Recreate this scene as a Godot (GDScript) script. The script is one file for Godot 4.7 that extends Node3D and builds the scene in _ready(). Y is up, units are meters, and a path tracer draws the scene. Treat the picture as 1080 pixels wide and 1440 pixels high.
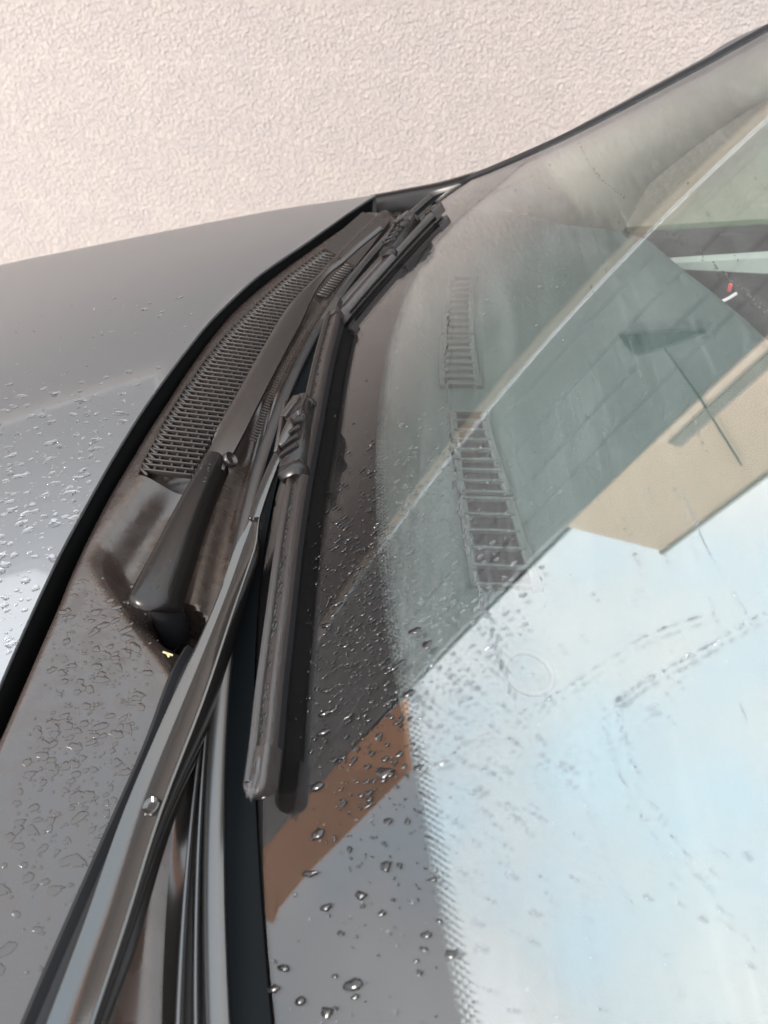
extends Node3D
# World axes: the car points to -X, its far side is -Z, y is up; metres.

const X0 := -0.214      # foot of the windshield on the centre line
const WC := -0.70       # centre line of the car
const K := 0.296        # bow of the windshield's foot
const RAKE := 0.6128    # tangent of the windshield's rake
const CURV := 0.04
const WALL_Z := -2.9

const HOOD_REAR := [Vector3(-0.330, 1.003, -0.02), Vector3(-0.350, 1.003, -0.16), Vector3(-0.367, 1.003, -0.305), Vector3(-0.376, 1.010, -0.437), Vector3(-0.377, 1.013, -0.500), Vector3(-0.377, 1.015, -0.585), Vector3(-0.373, 1.017, -0.687), Vector3(-0.356, 1.016, -0.859), Vector3(-0.325, 1.014, -0.995), Vector3(-0.275, 1.012, -1.124), Vector3(-0.234, 1.005, -1.247), Vector3(-0.204, 0.998, -1.333), Vector3(-0.17, 0.99, -1.42)]
const COWL_FRONT := [Vector3(-0.320, 1.0, -0.02), Vector3(-0.336, 1.0, -0.14), Vector3(-0.350, 1.000, -0.273), Vector3(-0.360, 1.000, -0.381), Vector3(-0.366, 1.000, -0.436), Vector3(-0.371, 1.000, -0.527), Vector3(-0.370, 1.000, -0.604), Vector3(-0.366, 1.000, -0.711), Vector3(-0.347, 1.000, -0.912), Vector3(-0.323, 1.000, -0.995), Vector3(-0.272, 1.000, -1.126), Vector3(-0.224, 1.000, -1.235), Vector3(-0.196, 1.000, -1.310), Vector3(-0.15, 1.0, -1.42)]
const HOOD_FAR := [Vector3(0.2, 1.0, -1.46), Vector3(-0.204, 0.998, -1.333), Vector3(-0.353, 0.989, -1.274), Vector3(-0.520, 0.977, -1.194), Vector3(-0.661, 0.964, -1.132), Vector3(-0.787, 0.949, -1.073), Vector3(-1.4, 0.9, -0.85)]
const FRIT := [Vector2(-0.02, 0.145), Vector2(-0.101, 0.149), Vector2(-0.196, 0.152), Vector2(-0.246, 0.152), Vector2(-0.336, 0.146), Vector2(-0.406, 0.143), Vector2(-0.489, 0.140), Vector2(-0.593, 0.135), Vector2(-0.694, 0.130), Vector2(-0.822, 0.122), Vector2(-0.926, 0.118), Vector2(-1.007, 0.119), Vector2(-1.085, 0.131), Vector2(-1.145, 0.153), Vector2(-1.225, 0.179), Vector2(-1.30, 0.21)]
const DASH_REAR := [Vector2(-0.02, 0.64), Vector2(-0.5, 0.62), Vector2(-0.75, 0.59), Vector2(-0.894, 0.546), Vector2(-0.962, 0.513), Vector2(-1.061, 0.454), Vector2(-1.176, 0.384), Vector2(-1.220, 0.316), Vector2(-1.230, 0.259), Vector2(-1.289, 0.166), Vector2(-1.33, 0.05)]
const GRL := [Vector2(-0.575, -0.141), Vector2(-0.685, -0.138), Vector2(-0.859, -0.128), Vector2(-1.022, -0.108), Vector2(-1.119, -0.091)]
const GRR := [Vector2(-0.575, -0.085), Vector2(-0.615, -0.079), Vector2(-0.722, -0.070), Vector2(-0.850, -0.066), Vector2(-0.964, -0.064), Vector2(-1.119, -0.062)]

var M := {}
var rng := RandomNumberGenerator.new()
var car: Node3D
var house: Node3D
var grit := FastNoiseLite.new()


func _ready() -> void:
	rng.seed = 20240611
	grit.seed = 5
	grit.frequency = 1.0
	# ------------------------------------------------ camera, sky, sun, exposure
	var cam := Camera3D.new()
	cam.name = "camera"
	cam.fov = 67.38
	cam.near = 0.02
	cam.far = 200.0
	add_child(cam)
	cam.position = Vector3(0, 1.56, 0)
	cam.rotation = Vector3(deg_to_rad(-45.0), deg_to_rad(8.0), 0)
	var lens := CameraAttributesPhysical.new()
	lens.frustum_focal_length = 18.0
	lens.frustum_near = 0.02
	lens.frustum_far = 200.0
	lens.frustum_focus_distance = 0.78
	lens.exposure_aperture = 4.5
	cam.attributes = lens
	cam.fov = 67.38
	var env := Environment.new()
	env.background_mode = Environment.BG_SKY
	env.sky = Sky.new()
	env.sky.sky_material = sky_material()
	env.tonemap_mode = Environment.TONE_MAPPER_LINEAR
	env.tonemap_exposure = 5.0
	env.sdfgi_enabled = true
	env.ssao_enabled = true
	env.ssil_enabled = true
	var we := WorldEnvironment.new()
	we.name = "world"
	we.environment = env
	add_child(we)
	var sun := DirectionalLight3D.new()
	sun.name = "sun"
	sun.light_color = Color(1.0, 0.965, 0.93)
	sun.light_energy = 0.5
	sun.light_angular_distance = 10.0
	sun.shadow_enabled = true
	add_child(sun)
	sun.look_at_from_position(Vector3(-1.0, 0.62, 0.68), Vector3.ZERO)

	materials()
	build_ground()
	build_house()
	build_car()
	build_rain()


# ---------------------------------------------------------------- helpers

func lin(r: float, g: float, b: float, a := 1.0) -> Color:
	var q := Color(r, g, b).linear_to_srgb()
	q.a = a
	return q


func xb(z: float) -> float:
	return X0 + K * (z - WC) * (z - WC)


func glass_y(x: float, z: float) -> float:
	var s := x - xb(z)
	return 1.0 + RAKE * s - CURV * s * s


func glass_n(x: float, z: float) -> Vector3:
	var s := x - xb(z)
	var m := RAKE - 2.0 * CURV * s
	return Vector3(-m, 1.0, m * 2.0 * K * (z - WC)).normalized()


func on_glass(o: float, z: float, lift := 0.0) -> Vector3:
	var x := xb(z) + o
	return Vector3(x, glass_y(x, z), z) + glass_n(x, z) * lift


func hood_y(x: float, z: float) -> float:
	var u := -0.25 - x
	var dz := z + 0.70
	return 1.03 - 0.10 * u - 0.05 * u * u - 0.09 * dz * dz


func pick(list: Array, z: float) -> float:
	# list of Vector2(z, value), z falling
	if z >= list[0].x:
		return list[0].y
	for i in list.size() - 1:
		if z >= list[i + 1].x:
			var t: float = (z - list[i].x) / (list[i + 1].x - list[i].x)
			var p0: float = list[maxi(i - 1, 0)].y
			var p3: float = list[mini(i + 2, list.size() - 1)].y
			return lerpf(lerpf(list[i].y, list[i + 1].y, t), cubic_interpolate(list[i].y, list[i + 1].y, p0, p3, t), 0.6)
	return list[-1].y


func pick_x(list: Array, z: float) -> float:
	var flat := []
	for p in list:
		flat.append(Vector2(p.z, p.x))
	return pick(flat, z)


func smooth(points: Array, per: int) -> PackedVector3Array:
	var out := PackedVector3Array()
	for i in points.size() - 1:
		var a: Vector3 = points[maxi(i - 1, 0)]
		var b: Vector3 = points[i]
		var c: Vector3 = points[i + 1]
		var d: Vector3 = points[mini(i + 2, points.size() - 1)]
		for k in per:
			out.append(b.cubic_interpolate(c, a, d, float(k) / per))
	out.append(points[-1])
	return out


class Shape:
	var v := PackedVector3Array()
	var n := PackedVector3Array()
	var t := PackedVector2Array()
	var f := PackedInt32Array()

	func quad(p: Array, nn: Array, uv: Array) -> void:
		var at := v.size()
		for k in 4:
			v.append(p[k])
			n.append(nn[k])
			t.append(uv[k])
		var g: Vector3 = (p[2] - p[0]).cross(p[3] - p[1])
		if g.dot(nn[0] + nn[1] + nn[2] + nn[3]) > 0.0:
			f.append_array([at, at + 2, at + 1, at, at + 3, at + 2])
		else:
			f.append_array([at, at + 1, at + 2, at, at + 2, at + 3])

	func tri(a: Vector3, b: Vector3, c: Vector3, nn: Vector3) -> void:
		var at := v.size()
		for p in [a, b, c]:
			v.append(p)
			n.append(nn)
			t.append(Vector2(p.x, p.z))
		if (b - a).cross(c - a).dot(nn) > 0.0:
			f.append_array([at, at + 2, at + 1])
		else:
			f.append_array([at, at + 1, at + 2])

	# rings of equally many points; closed rings make a tube, open ones a sheet that faces hint
	func loft(rings: Array, closed := true, caps := true, crease := 40.0, hint := Vector3.UP) -> void:
		var nr := rings.size()
		var m: int = rings[0].size()
		var mk := m if closed else m - 1
		var fn := []
		var sign_sum := 0.0
		for i in nr - 1:
			var row := PackedVector3Array()
			var mid := Vector3.ZERO
			if closed:
				for p in rings[i]:
					mid += p
				for p in rings[i + 1]:
					mid += p
				mid /= 2.0 * m
			for k in mk:
				var a: Vector3 = rings[i][k]
				var b: Vector3 = rings[i][(k + 1) % m]
				var c: Vector3 = rings[i + 1][(k + 1) % m]
				var d: Vector3 = rings[i + 1][k]
				var g := (c - a).cross(d - b)
				sign_sum += g.dot((a + b + c + d) * 0.25 - mid if closed else hint)
				row.append(g.normalized())
			fn.append(row)
		var sg := 1.0 if sign_sum >= 0.0 else -1.0
		var lim := cos(deg_to_rad(crease))
		for i in nr - 1:
			for k in mk:
				var own: Vector3 = fn[i][k]
				var pp := []
				var nn := []
				var uu := []
				for q in [[i, k], [i, k + 1], [i + 1, k + 1], [i + 1, k]]:
					var sum := Vector3.ZERO
					for di in [-1, 0]:
						var fi: int = q[0] + di
						if fi < 0 or fi >= nr - 1:
							continue
						for dk in [-1, 0]:
							var fk: int = q[1] + dk
							if closed:
								fk = (fk + mk) % mk
							elif fk < 0 or fk >= mk:
								continue
							var o: Vector3 = fn[fi][fk]
							if o.dot(own) >= lim:
								sum += o
					pp.append(rings[q[0]][q[1] % m])
					nn.append((sum if sum.length() > 0.0001 else own).normalized() * sg)
					uu.append(Vector2(float(q[1]) / mk, float(q[0]) / (nr - 1)))
				quad(pp, nn, uu)
		if closed and caps:
			for e in [0, nr - 1]:
				var mid := Vector3.ZERO
				for p in rings[e]:
					mid += p
				mid /= m
				var other := Vector3.ZERO
				for p in rings[1 if e == 0 else nr - 2]:
					other += p
				other /= m
				var nn := Vector3.ZERO
				for k in m:
					nn += (rings[e][k] - mid).cross(rings[e][(k + 1) % m] - mid)
				nn = nn.normalized()
				if nn.dot(mid - other) < 0.0:
					nn = -nn
				for k in m:
					tri(rings[e][k], rings[e][(k + 1) % m], mid, nn)

	# profile points are (sideways, up); one frame and one scale for each path point
	func sweep(path: PackedVector3Array, ups: Array, profile: Array, closed := true, caps := true, scales := [], crease := 40.0, hint := Vector3.UP) -> void:
		var rings := []
		for i in path.size():
			var dir := (path[mini(i + 1, path.size() - 1)] - path[maxi(i - 1, 0)]).normalized()
			var up: Vector3 = ups[i] if ups.size() > 1 else ups[0]
			var side := dir.cross(up).normalized()
			up = side.cross(dir).normalized()
			var sc: Vector2 = scales[i] if scales.size() > i else Vector2.ONE
			var ring := PackedVector3Array()
			for p in profile:
				ring.append(path[i] + side * p.x * sc.x + up * p.y * sc.y)
			rings.append(ring)
		loft(rings, closed, caps, crease, hint)

	# a bar with rounded long edges and slightly drawn-in ends
	func bar(a: Vector3, b: Vector3, w: float, h: float, up: Vector3, r := 0.15) -> void:
		var c := minf(w, h) * r
		var prof := []
		for q in [[-1, -1], [1, -1], [1, 1], [-1, 1]]:
			for s in 3:
				var base := atan2(q[1], q[0]) - PI / 4 + s * PI / 4
				prof.append(Vector2(q[0] * (w / 2 - c) + cos(base) * c, q[1] * (h / 2 - c) + sin(base) * c))
		var d := (b - a).normalized() * c
		var small := Vector2(1.0 - 1.2 * c / w, 1.0 - 1.2 * c / h)
		sweep(PackedVector3Array([a, a + d * 0.8, b - d * 0.8, b]), [up], prof, true, true, [small, Vector2.ONE, Vector2.ONE, small], 50.0)

	func disc(at: Vector3, up: Vector3, r: float, h: float, seg := 20, dish := 0.0) -> void:
		var x := up.cross(Vector3(0.3, 0.1, 0.9)).normalized()
		var y := up.cross(x).normalized()
		var rings := []
		for q in [[0.97, 0.0], [1.0, h * 0.15], [1.0, h * 0.8], [0.9, h], [0.5, h - dish]]:
			var ring := PackedVector3Array()
			for k in seg:
				var a := TAU * k / seg
				ring.append(at + (x * cos(a) + y * sin(a)) * r * q[0] + up * q[1])
			rings.append(ring)
		loft(rings)

	func mesh() -> ArrayMesh:
		var a := []
		a.resize(Mesh.ARRAY_MAX)
		a[Mesh.ARRAY_VERTEX] = v
		a[Mesh.ARRAY_NORMAL] = n
		a[Mesh.ARRAY_TEX_UV] = t
		a[Mesh.ARRAY_INDEX] = f
		var am := ArrayMesh.new()
		am.add_surface_from_arrays(Mesh.PRIMITIVE_TRIANGLES, a)
		return am


func put(called: String, s: Variant, mat: Material, parent: Node = self) -> MeshInstance3D:
	var o := MeshInstance3D.new()
	o.name = numbered(called, parent)
	o.mesh = s.mesh() if s is Shape else s
	o.material_override = mat
	o.cast_shadow = GeometryInstance3D.SHADOW_CASTING_SETTING_ON
	parent.add_child(o, true)
	return o


func numbered(called: String, parent: Node) -> String:
	if not parent.has_node(NodePath(called)):
		return called
	var k := 1
	while parent.has_node(NodePath("%s_%03d" % [called, k])):
		k += 1
	return "%s_%03d" % [called, k]


func tag(o: Node, label: String, category := "", group := "", kind := "") -> void:
	for q in [["label", label], ["category", category], ["group", group], ["kind", kind]]:
		if q[1]:
			o.set_meta(q[0], q[1])


func sheet(fn: Callable, nu: int, nv: int, hint := Vector3.UP, crease := 60.0) -> Shape:
	var rings := []
	for i in nu + 1:
		var ring := PackedVector3Array()
		for j in nv + 1:
			ring.append(fn.call(float(i) / nu, float(j) / nv))
		rings.append(ring)
	var s := Shape.new()
	s.loft(rings, false, false, crease, hint)
	return s


# ---------------------------------------------------------------- materials

func noise(freq: float, octaves := 4, kind := FastNoiseLite.TYPE_SIMPLEX_SMOOTH, sd := 1) -> FastNoiseLite:
	var f := FastNoiseLite.new()
	f.noise_type = kind
	f.frequency = freq
	f.fractal_octaves = octaves
	f.seed = sd
	return f


func tex(img: Image) -> ImageTexture:
	return ImageTexture.create_from_image(img)


func regrade(img: Image, lo: float, hi: float, a: float, b: float) -> Image:
	# grey values lo..hi become a..b, smoothly
	var out := Image.create(img.get_width(), img.get_height(), false, Image.FORMAT_L8)
	for y in img.get_height():
		for x in img.get_width():
			var q: float = lerpf(a, b, smoothstep(lo, hi, img.get_pixel(x, y).r))
			out.set_pixel(x, y, Color(q, q, q))
	return out


func mat(c: Color, rough: float, spec := 0.5) -> StandardMaterial3D:
	var m := StandardMaterial3D.new()
	m.albedo_color = c
	m.roughness = rough
	m.metallic_specular = spec
	return m


func triplanar(m: StandardMaterial3D, scale: float) -> void:
	m.uv1_triplanar = true
	m.uv1_world_triplanar = true
	m.uv1_scale = Vector3.ONE * scale


func sky_material() -> PanoramaSkyMaterial:
	var w := 1024
	var h := 512
	var img := Image.create(w, h, false, Image.FORMAT_RGBF)
	var cl := noise(0.9, 5, FastNoiseLite.TYPE_SIMPLEX_SMOOTH, 11)
	for y in h:
		var el := PI * (0.5 - (y + 0.5) / h)
		for x in w:
			var az := TAU * (x + 0.5) / w
			var up := maxf(sin(el), 0.0)
			var q := 1.6 / (up + 0.35)
			var k := cl.get_noise_3d(cos(az) * cos(el) * q, sin(az) * cos(el) * q, up * 0.7) * 0.5 + 0.5
			var cloud := smoothstep(0.24, 0.54, k)
			var body := 0.90 + 0.55 * (k - 0.5)
			var blue := Vector3(0.70, 0.86, 0.98).lerp(Vector3(0.85, 0.90, 0.96), pow(1.0 - up, 3.0))
			var white := Vector3(0.955, 0.98, 1.02).lerp(Vector3(1.0, 0.995, 0.985), smoothstep(0.4, 0.8, up)) * body
			var c := blue.lerp(white, cloud)
			c *= 0.62 + 0.92 * up
			img.set_pixel(x, y, Color(c.x, c.y, c.z))
	var m := PanoramaSkyMaterial.new()
	m.panorama = tex(img)
	return m


func materials() -> void:
	# stucco: flattened trowel dabs over fine sand
	var dabs := noise(0.020, 5, FastNoiseLite.TYPE_SIMPLEX_SMOOTH, 3)
	dabs.domain_warp_enabled = true
	dabs.fractal_gain = 0.62
	dabs.domain_warp_amplitude = 9.0
	dabs.domain_warp_frequency = 0.02
	var d1 := dabs.get_seamless_image(1024, 1024)
	var more := noise(0.040, 5, FastNoiseLite.TYPE_SIMPLEX_SMOOTH, 6)
	more.domain_warp_enabled = true
	more.fractal_gain = 0.6
	more.domain_warp_amplitude = 8.0
	more.domain_warp_frequency = 0.014
	var d2 := more.get_seamless_image(1024, 1024)
	var calm := noise(0.005, 3, FastNoiseLite.TYPE_SIMPLEX_SMOOTH, 7).get_seamless_image(1024, 1024)
	var sand := noise(0.12, 3, FastNoiseLite.TYPE_SIMPLEX_SMOOTH, 4).get_seamless_image(1024, 1024)
	var rel := Image.create(1024, 1024, false, Image.FORMAT_L8)
	for y in 1024:
		for x in 1024:
			var a := d1.get_pixel(x, y).r
			var c := calm.get_pixel(x, y).r
			var q := smoothstep(0.40, 0.62, a) * (0.12 + 0.30 * c) + smoothstep(0.44, 0.66, d2.get_pixel(x, y).r) * (0.36 - 0.22 * c) + a * 0.14 + sand.get_pixel(x, y).r * 0.16
			rel.set_pixel(x, y, Color(q, q, q))
	var st := mat(lin(0.305, 0.282, 0.270), 0.9, 0.3)
	triplanar(st, 1.9)
	st.heightmap_enabled = true
	st.heightmap_texture = tex(rel)
	st.heightmap_scale = 0.75
	var ramp := noise(0.006, 4, FastNoiseLite.TYPE_SIMPLEX_SMOOTH, 8).get_seamless_image(512, 512)
	var tint := Image.create(512, 512, false, Image.FORMAT_RGB8)
	for y in 512:
		for x in 512:
			var q := ramp.get_pixel(x, y).r
			tint.set_pixel(x, y, Color(0.965 + 0.035 * q, 0.95 + 0.03 * q, 0.95 + 0.015 * q))
	st.albedo_texture = tex(tint)
	M.stucco = st
	M.soffit = mat(lin(0.46, 0.475, 0.49), 0.75, 0.3)
	M.moulding = mat(lin(0.62, 0.52, 0.43), 0.8, 0.3)
	M.beige = mat(lin(0.72, 0.54, 0.39), 0.85, 0.3)
	M.beige_trim = mat(lin(0.80, 0.62, 0.48), 0.85, 0.3)
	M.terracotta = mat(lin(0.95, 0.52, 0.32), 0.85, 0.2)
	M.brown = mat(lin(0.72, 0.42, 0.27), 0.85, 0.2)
	M.shutter = mat(lin(0.22, 0.19, 0.15), 0.6, 0.4)
	M.dark_metal = mat(lin(0.012, 0.014, 0.016), 0.6, 0.3)
	M.concrete = mat(lin(0.46, 0.435, 0.41), 0.9, 0.3)
	var cn := NoiseTexture2D.new()
	cn.noise = noise(0.02, 5)
	cn.seamless = true
	M.concrete.heightmap_enabled = true
	M.concrete.heightmap_texture = cn
	M.concrete.heightmap_scale = 0.3
	triplanar(M.concrete, 0.7)
	# car paint
	var p := mat(lin(0.100, 0.100, 0.104), 0.34)
	p.metallic = 0.7
	p.clearcoat_enabled = true
	p.clearcoat = 1.0
	p.clearcoat_roughness = 0.05
	M.paint = p
	# wet textured plastic: water lies on it in patches
	var patch := noise(0.012, 4, FastNoiseLite.TYPE_SIMPLEX_SMOOTH, 21).get_seamless_image(512, 512)
	var film := regrade(patch, 0.34, 0.60, 0.95, 0.50)
	var wobble := noise(0.035, 4, FastNoiseLite.TYPE_SIMPLEX_SMOOTH, 22)
	wobble.domain_warp_enabled = true
	wobble.domain_warp_amplitude = 20.0
	wobble.domain_warp_frequency = 0.02
	var wob := wobble.get_seamless_image(512, 512)
	var lump := Image.create(512, 512, false, Image.FORMAT_L8)
	for y in 512:
		for x in 512:
			var q := smoothstep(0.42, 0.70, wob.get_pixel(x, y).r) * (1.0 - 0.85 * film.get_pixel(x, y).r)
			lump.set_pixel(x, y, Color(q, q, q))
	var wp := mat(lin(0.017, 0.0122, 0.0105), 0.36, 0.36)
	triplanar(wp, 5.0)
	wp.roughness_texture = tex(film)
	wp.heightmap_enabled = true
	wp.heightmap_texture = tex(lump)
	wp.heightmap_scale = 0.018
	wp.clearcoat_enabled = true
	wp.clearcoat = 0.18
	wp.clearcoat_roughness = 0.22
	M.cowl = wp
	M.slat = mat(lin(0.014, 0.0115, 0.0105), 0.38, 0.36)
	M.void = mat(lin(0.004, 0.004, 0.004), 0.9, 0.1)  # near-black for the shade painted into the hood gap
	M.rubber = mat(lin(0.006, 0.006, 0.007), 0.5, 0.3)
	M.seal = mat(lin(0.014, 0.013, 0.013), 0.30)
	M.gloss = mat(lin(0.006, 0.005, 0.005), 0.12)
	M.edge_black = mat(lin(0.002, 0.0025, 0.003), 0.5, 0.1)  # dull black that holds the dark reflection along the glass foot
	var am := mat(lin(0.007, 0.006, 0.0055), 0.13, 0.42)
	var fine := NoiseTexture2D.new()
	fine.noise = noise(0.05, 4, FastNoiseLite.TYPE_SIMPLEX_SMOOTH, 31)
	fine.seamless = true
	am.heightmap_enabled = true
	am.heightmap_texture = fine
	am.heightmap_scale = 0.005
	triplanar(am, 14.0)
	am.clearcoat_enabled = true
	am.clearcoat = 0.25
	am.clearcoat_roughness = 0.05
	M.arm = am
	var bm := mat(lin(0.011, 0.0085, 0.0078), 0.28, 0.40)
	bm.heightmap_enabled = true
	bm.heightmap_texture = fine
	bm.heightmap_scale = 0.02
	triplanar(bm, 14.0)
	M.blade = bm
	M.frit = mat(lin(0.004, 0.0035, 0.0035), 0.04, 0.22)
	M.dash = mat(lin(0.018, 0.031, 0.028), 0.75, 0.3)
	var grain := NoiseTexture2D.new()
	grain.noise = noise(0.09, 3, FastNoiseLite.TYPE_CELLULAR, 41)
	grain.seamless = true
	M.dash.heightmap_enabled = true
	M.dash.heightmap_texture = grain
	M.dash.heightmap_scale = 0.03
	triplanar(M.dash, 9.0)
	M.vent = mat(lin(0.003, 0.004, 0.004), 0.8, 0.1)
	M.louver = mat(lin(0.024, 0.034, 0.031), 0.7, 0.25)
	M.trim = mat(lin(0.25, 0.26, 0.21), 0.9, 0.2)
	M.interior = mat(lin(0.010, 0.010, 0.010), 0.8, 0.2)
	M.door_light = mat(lin(0.16, 0.20, 0.175), 0.5, 0.4)
	M.red = mat(lin(0.55, 0.03, 0.03), 0.4)
	M.white = mat(lin(0.75, 0.75, 0.72), 0.4)
	var gl := mat(Color(0.0, 0.0, 0.0, 0.0), 0.0)
	gl.transparency = BaseMaterial3D.TRANSPARENCY_ALPHA
	M.glass = gl
	var gg := mat(lin(0.07, 0.115, 0.065, 0.72), 0.02)
	gg.transparency = BaseMaterial3D.TRANSPARENCY_ALPHA
	M.green_glass = gg
	var wt := mat(Color(1, 1, 1, 0.0), 0.0)
	wt.transparency = BaseMaterial3D.TRANSPARENCY_ALPHA
	wt.refraction_enabled = true
	wt.refraction_scale = 0.033
	M.water = wt
	var wd := wt.duplicate()
	wd.albedo_color = Color(0.88, 0.88, 0.89, 0.0)
	M.water_dark = wd
	M.wet_plastic = mat(lin(0.016, 0.0118, 0.0102), 0.13, 0.40)
	M.hard_plastic = mat(lin(0.006, 0.005, 0.0047), 0.26, 0.28)
	M.wet_black = mat(lin(0.004, 0.004, 0.004), 0.10, 0.40)
	# thin veil of dirt and dried water, drawn out along the wiper's sweep
	var fw := 1024
	var fh := 1024
	var veil := Image.create(fw, fh, false, Image.FORMAT_RGBA8)
	var lines := noise(0.22, 2, FastNoiseLite.TYPE_SIMPLEX, 51)
	var broad := noise(0.02, 3, FastNoiseLite.TYPE_SIMPLEX_SMOOTH, 52)
	var spots := noise(0.008, 4, FastNoiseLite.TYPE_SIMPLEX_SMOOTH, 53)
	for y in fh:
		for x in fw:
			var l := lines.get_noise_2d(x * 0.012, y)
			var b := broad.get_noise_2d(x * 0.2, y)
			var s := spots.get_noise_2d(x, y) * 0.5 + 0.5
			var a := 0.003 + 0.007 * s + 0.015 * smoothstep(0.25, 0.75, l) * s + 0.012 * maxf(b, 0.0)
			veil.set_pixel(x, y, Color(0.93, 0.95, 0.94, a))
	var vm := mat(Color.WHITE, 1.0, 0.0)
	vm.albedo_texture = tex(veil)
	vm.transparency = BaseMaterial3D.TRANSPARENCY_ALPHA
	M.veil = vm
	M.petal = mat(lin(0.22, 0.19, 0.09), 0.7, 0.3)


# ---------------------------------------------------------------- the place

func build_ground() -> void:
	var s := Shape.new()
	s.quad([Vector3(-80, -0.14, -80), Vector3(80, -0.14, -80), Vector3(80, -0.14, 80), Vector3(-80, -0.14, 80)], [Vector3.UP, Vector3.UP, Vector3.UP, Vector3.UP], [Vector2(0, 0), Vector2(1, 0), Vector2(1, 1), Vector2(0, 1)])
	var g := put("driveway", s, M.concrete)
	tag(g, "pale concrete driveway under the car and along the house wall", "", "", "structure")


func soffit_y(x: float, z: float) -> float:
	return lerpf(1.9 - 0.20 * x, 2.03 - 0.24 * x, (z - WALL_Z) / 1.3)


func build_house() -> void:
	house = Node3D.new()
	house.name = "house"
	add_child(house)
	house.position = Vector3.ZERO
	tag(house, "pale pink stucco house wall rising close behind the car", "house")
	var s := Shape.new()
	var wall := []
	for q in [[-13.0, 4.5], [0.46, 1.8], [0.47, 2.9], [6.0, 2.9]]:
		wall.append(PackedVector3Array([Vector3(q[0], -0.2, WALL_Z), Vector3(q[0], q[1], WALL_Z), Vector3(q[0], q[1], WALL_Z - 0.3), Vector3(q[0], -0.2, WALL_Z - 0.3)]))
	s.loft(wall, true, true, 20.0)
	put("wall", s, M.stucco, house)
	s = Shape.new()
	s.bar(Vector3(0.45, 1.9 - 0.09 - 0.03, WALL_Z + 0.02), Vector3(-12, 1.9 + 2.4 - 0.03, WALL_Z + 0.02), 0.05, 0.06, Vector3.UP)
	tag(put("moulding", s, M.moulding, house), "")
	# boards under the eave, the joints between them open and dark
	var cuts := [-2.87, -2.62, -2.29, -2.01, -1.81, -1.605]
	for k in 5:
		s = Shape.new()
		var z0: float = cuts[k] + 0.011
		var z1: float = cuts[k + 1] - 0.011
		var rings := []
		for x in [0.45, -2.0, -6.0, -12.0]:
			rings.append(PackedVector3Array([Vector3(x, soffit_y(x, z0), z0), Vector3(x, soffit_y(x, z1), z1), Vector3(x, soffit_y(x, z1) + 0.02, z1), Vector3(x, soffit_y(x, z0) + 0.02, z0)]))
		s.loft(rings, true, true, 20.0)
		put("soffit_board", s, M.soffit, house)
	s = Shape.new()
	var roof := []
	for x in [0.5, -2.0, -6.0, -12.0]:
		roof.append(PackedVector3Array([Vector3(x, soffit_y(x, WALL_Z) + 0.026, WALL_Z), Vector3(x, soffit_y(x, -1.6) + 0.026, -1.602), Vector3(x, soffit_y(x, -1.6) + 0.032, -1.602), Vector3(x, soffit_y(x, WALL_Z) + 0.16, WALL_Z)]))
	s.loft(roof, true, true, 20.0)
	put("roof", s, M.dark_metal, house)
	# parapet face above the eave's edge, cut square at its left end
	s = Shape.new()
	var face := []
	for x in [0.5, -0.2, -1.2]:
		var y0 := soffit_y(x, -1.6)
		face.append(PackedVector3Array([Vector3(x, y0 + 0.004, -1.6), Vector3(x, y0 + 0.47, -1.6), Vector3(x, y0 + 0.47, -1.7), Vector3(x, y0 + 0.064, -1.7)]))
	s.loft(face, true, true, 20.0)
	var ff := put("parapet", s, M.beige, house)
	s = Shape.new()
	s.bar(Vector3(0.5, soffit_y(0.5, -1.6) + 0.478, -1.64), Vector3(-1.215, soffit_y(-1.215, -1.6) + 0.478, -1.64), 0.10, 0.016, Vector3.UP)
	put("coping", s, M.shutter, ff)
	var slot := put("window", sloped(Vector2(0.2, -0.655), 0.002, 0.105, -1.594, 0.012), M.beige_trim, house)
	put("pane", sloped(Vector2(0.19, -0.645), 0.042, 0.092, -1.586, 0.010), M.shutter, slot)
	# terracotta underside of the porch further along
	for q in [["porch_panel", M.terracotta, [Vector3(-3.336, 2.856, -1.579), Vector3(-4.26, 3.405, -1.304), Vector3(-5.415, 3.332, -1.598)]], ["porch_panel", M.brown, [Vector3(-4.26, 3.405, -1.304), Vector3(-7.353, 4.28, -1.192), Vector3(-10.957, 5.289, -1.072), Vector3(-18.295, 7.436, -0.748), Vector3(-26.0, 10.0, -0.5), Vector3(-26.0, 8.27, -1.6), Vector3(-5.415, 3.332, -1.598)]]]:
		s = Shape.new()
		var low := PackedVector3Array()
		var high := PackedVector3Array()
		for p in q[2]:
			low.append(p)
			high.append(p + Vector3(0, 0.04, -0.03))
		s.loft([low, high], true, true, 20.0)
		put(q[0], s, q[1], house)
	# wedge-shaped lamp bracket under the eave with its cable
	var wedge := [Vector3(-0.664, 2.094, -2.269), Vector3(-0.348, 2.073, -1.837), Vector3(-0.505, 2.094, -1.953), Vector3(-0.623, 2.108, -2.06)]
	s = Shape.new()
	var wl := PackedVector3Array()
	var wh := PackedVector3Array()
	for p in wedge:
		var y: float = soffit_y(p.x, p.z)
		wl.append(Vector3(p.x, y - 0.025, p.z))
		wh.append(Vector3(p.x, y - 0.001, p.z))
	s.loft([wl, wh], true, true, 20.0)
	var br := put("lamp_bracket", s, M.dark_metal, house)
	s = Shape.new()
	var run := smooth([Vector3(-0.505, soffit_y(-0.505, -1.953) - 0.008, -1.953), Vector3(-0.446, soffit_y(-0.446, -1.6) - 0.008, -1.588), Vector3(-0.635, 2.53, -1.588)], 1)
	s.sweep(run, [Vector3(1, 0, 0.3)], ring2(0.003, 8))
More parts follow.
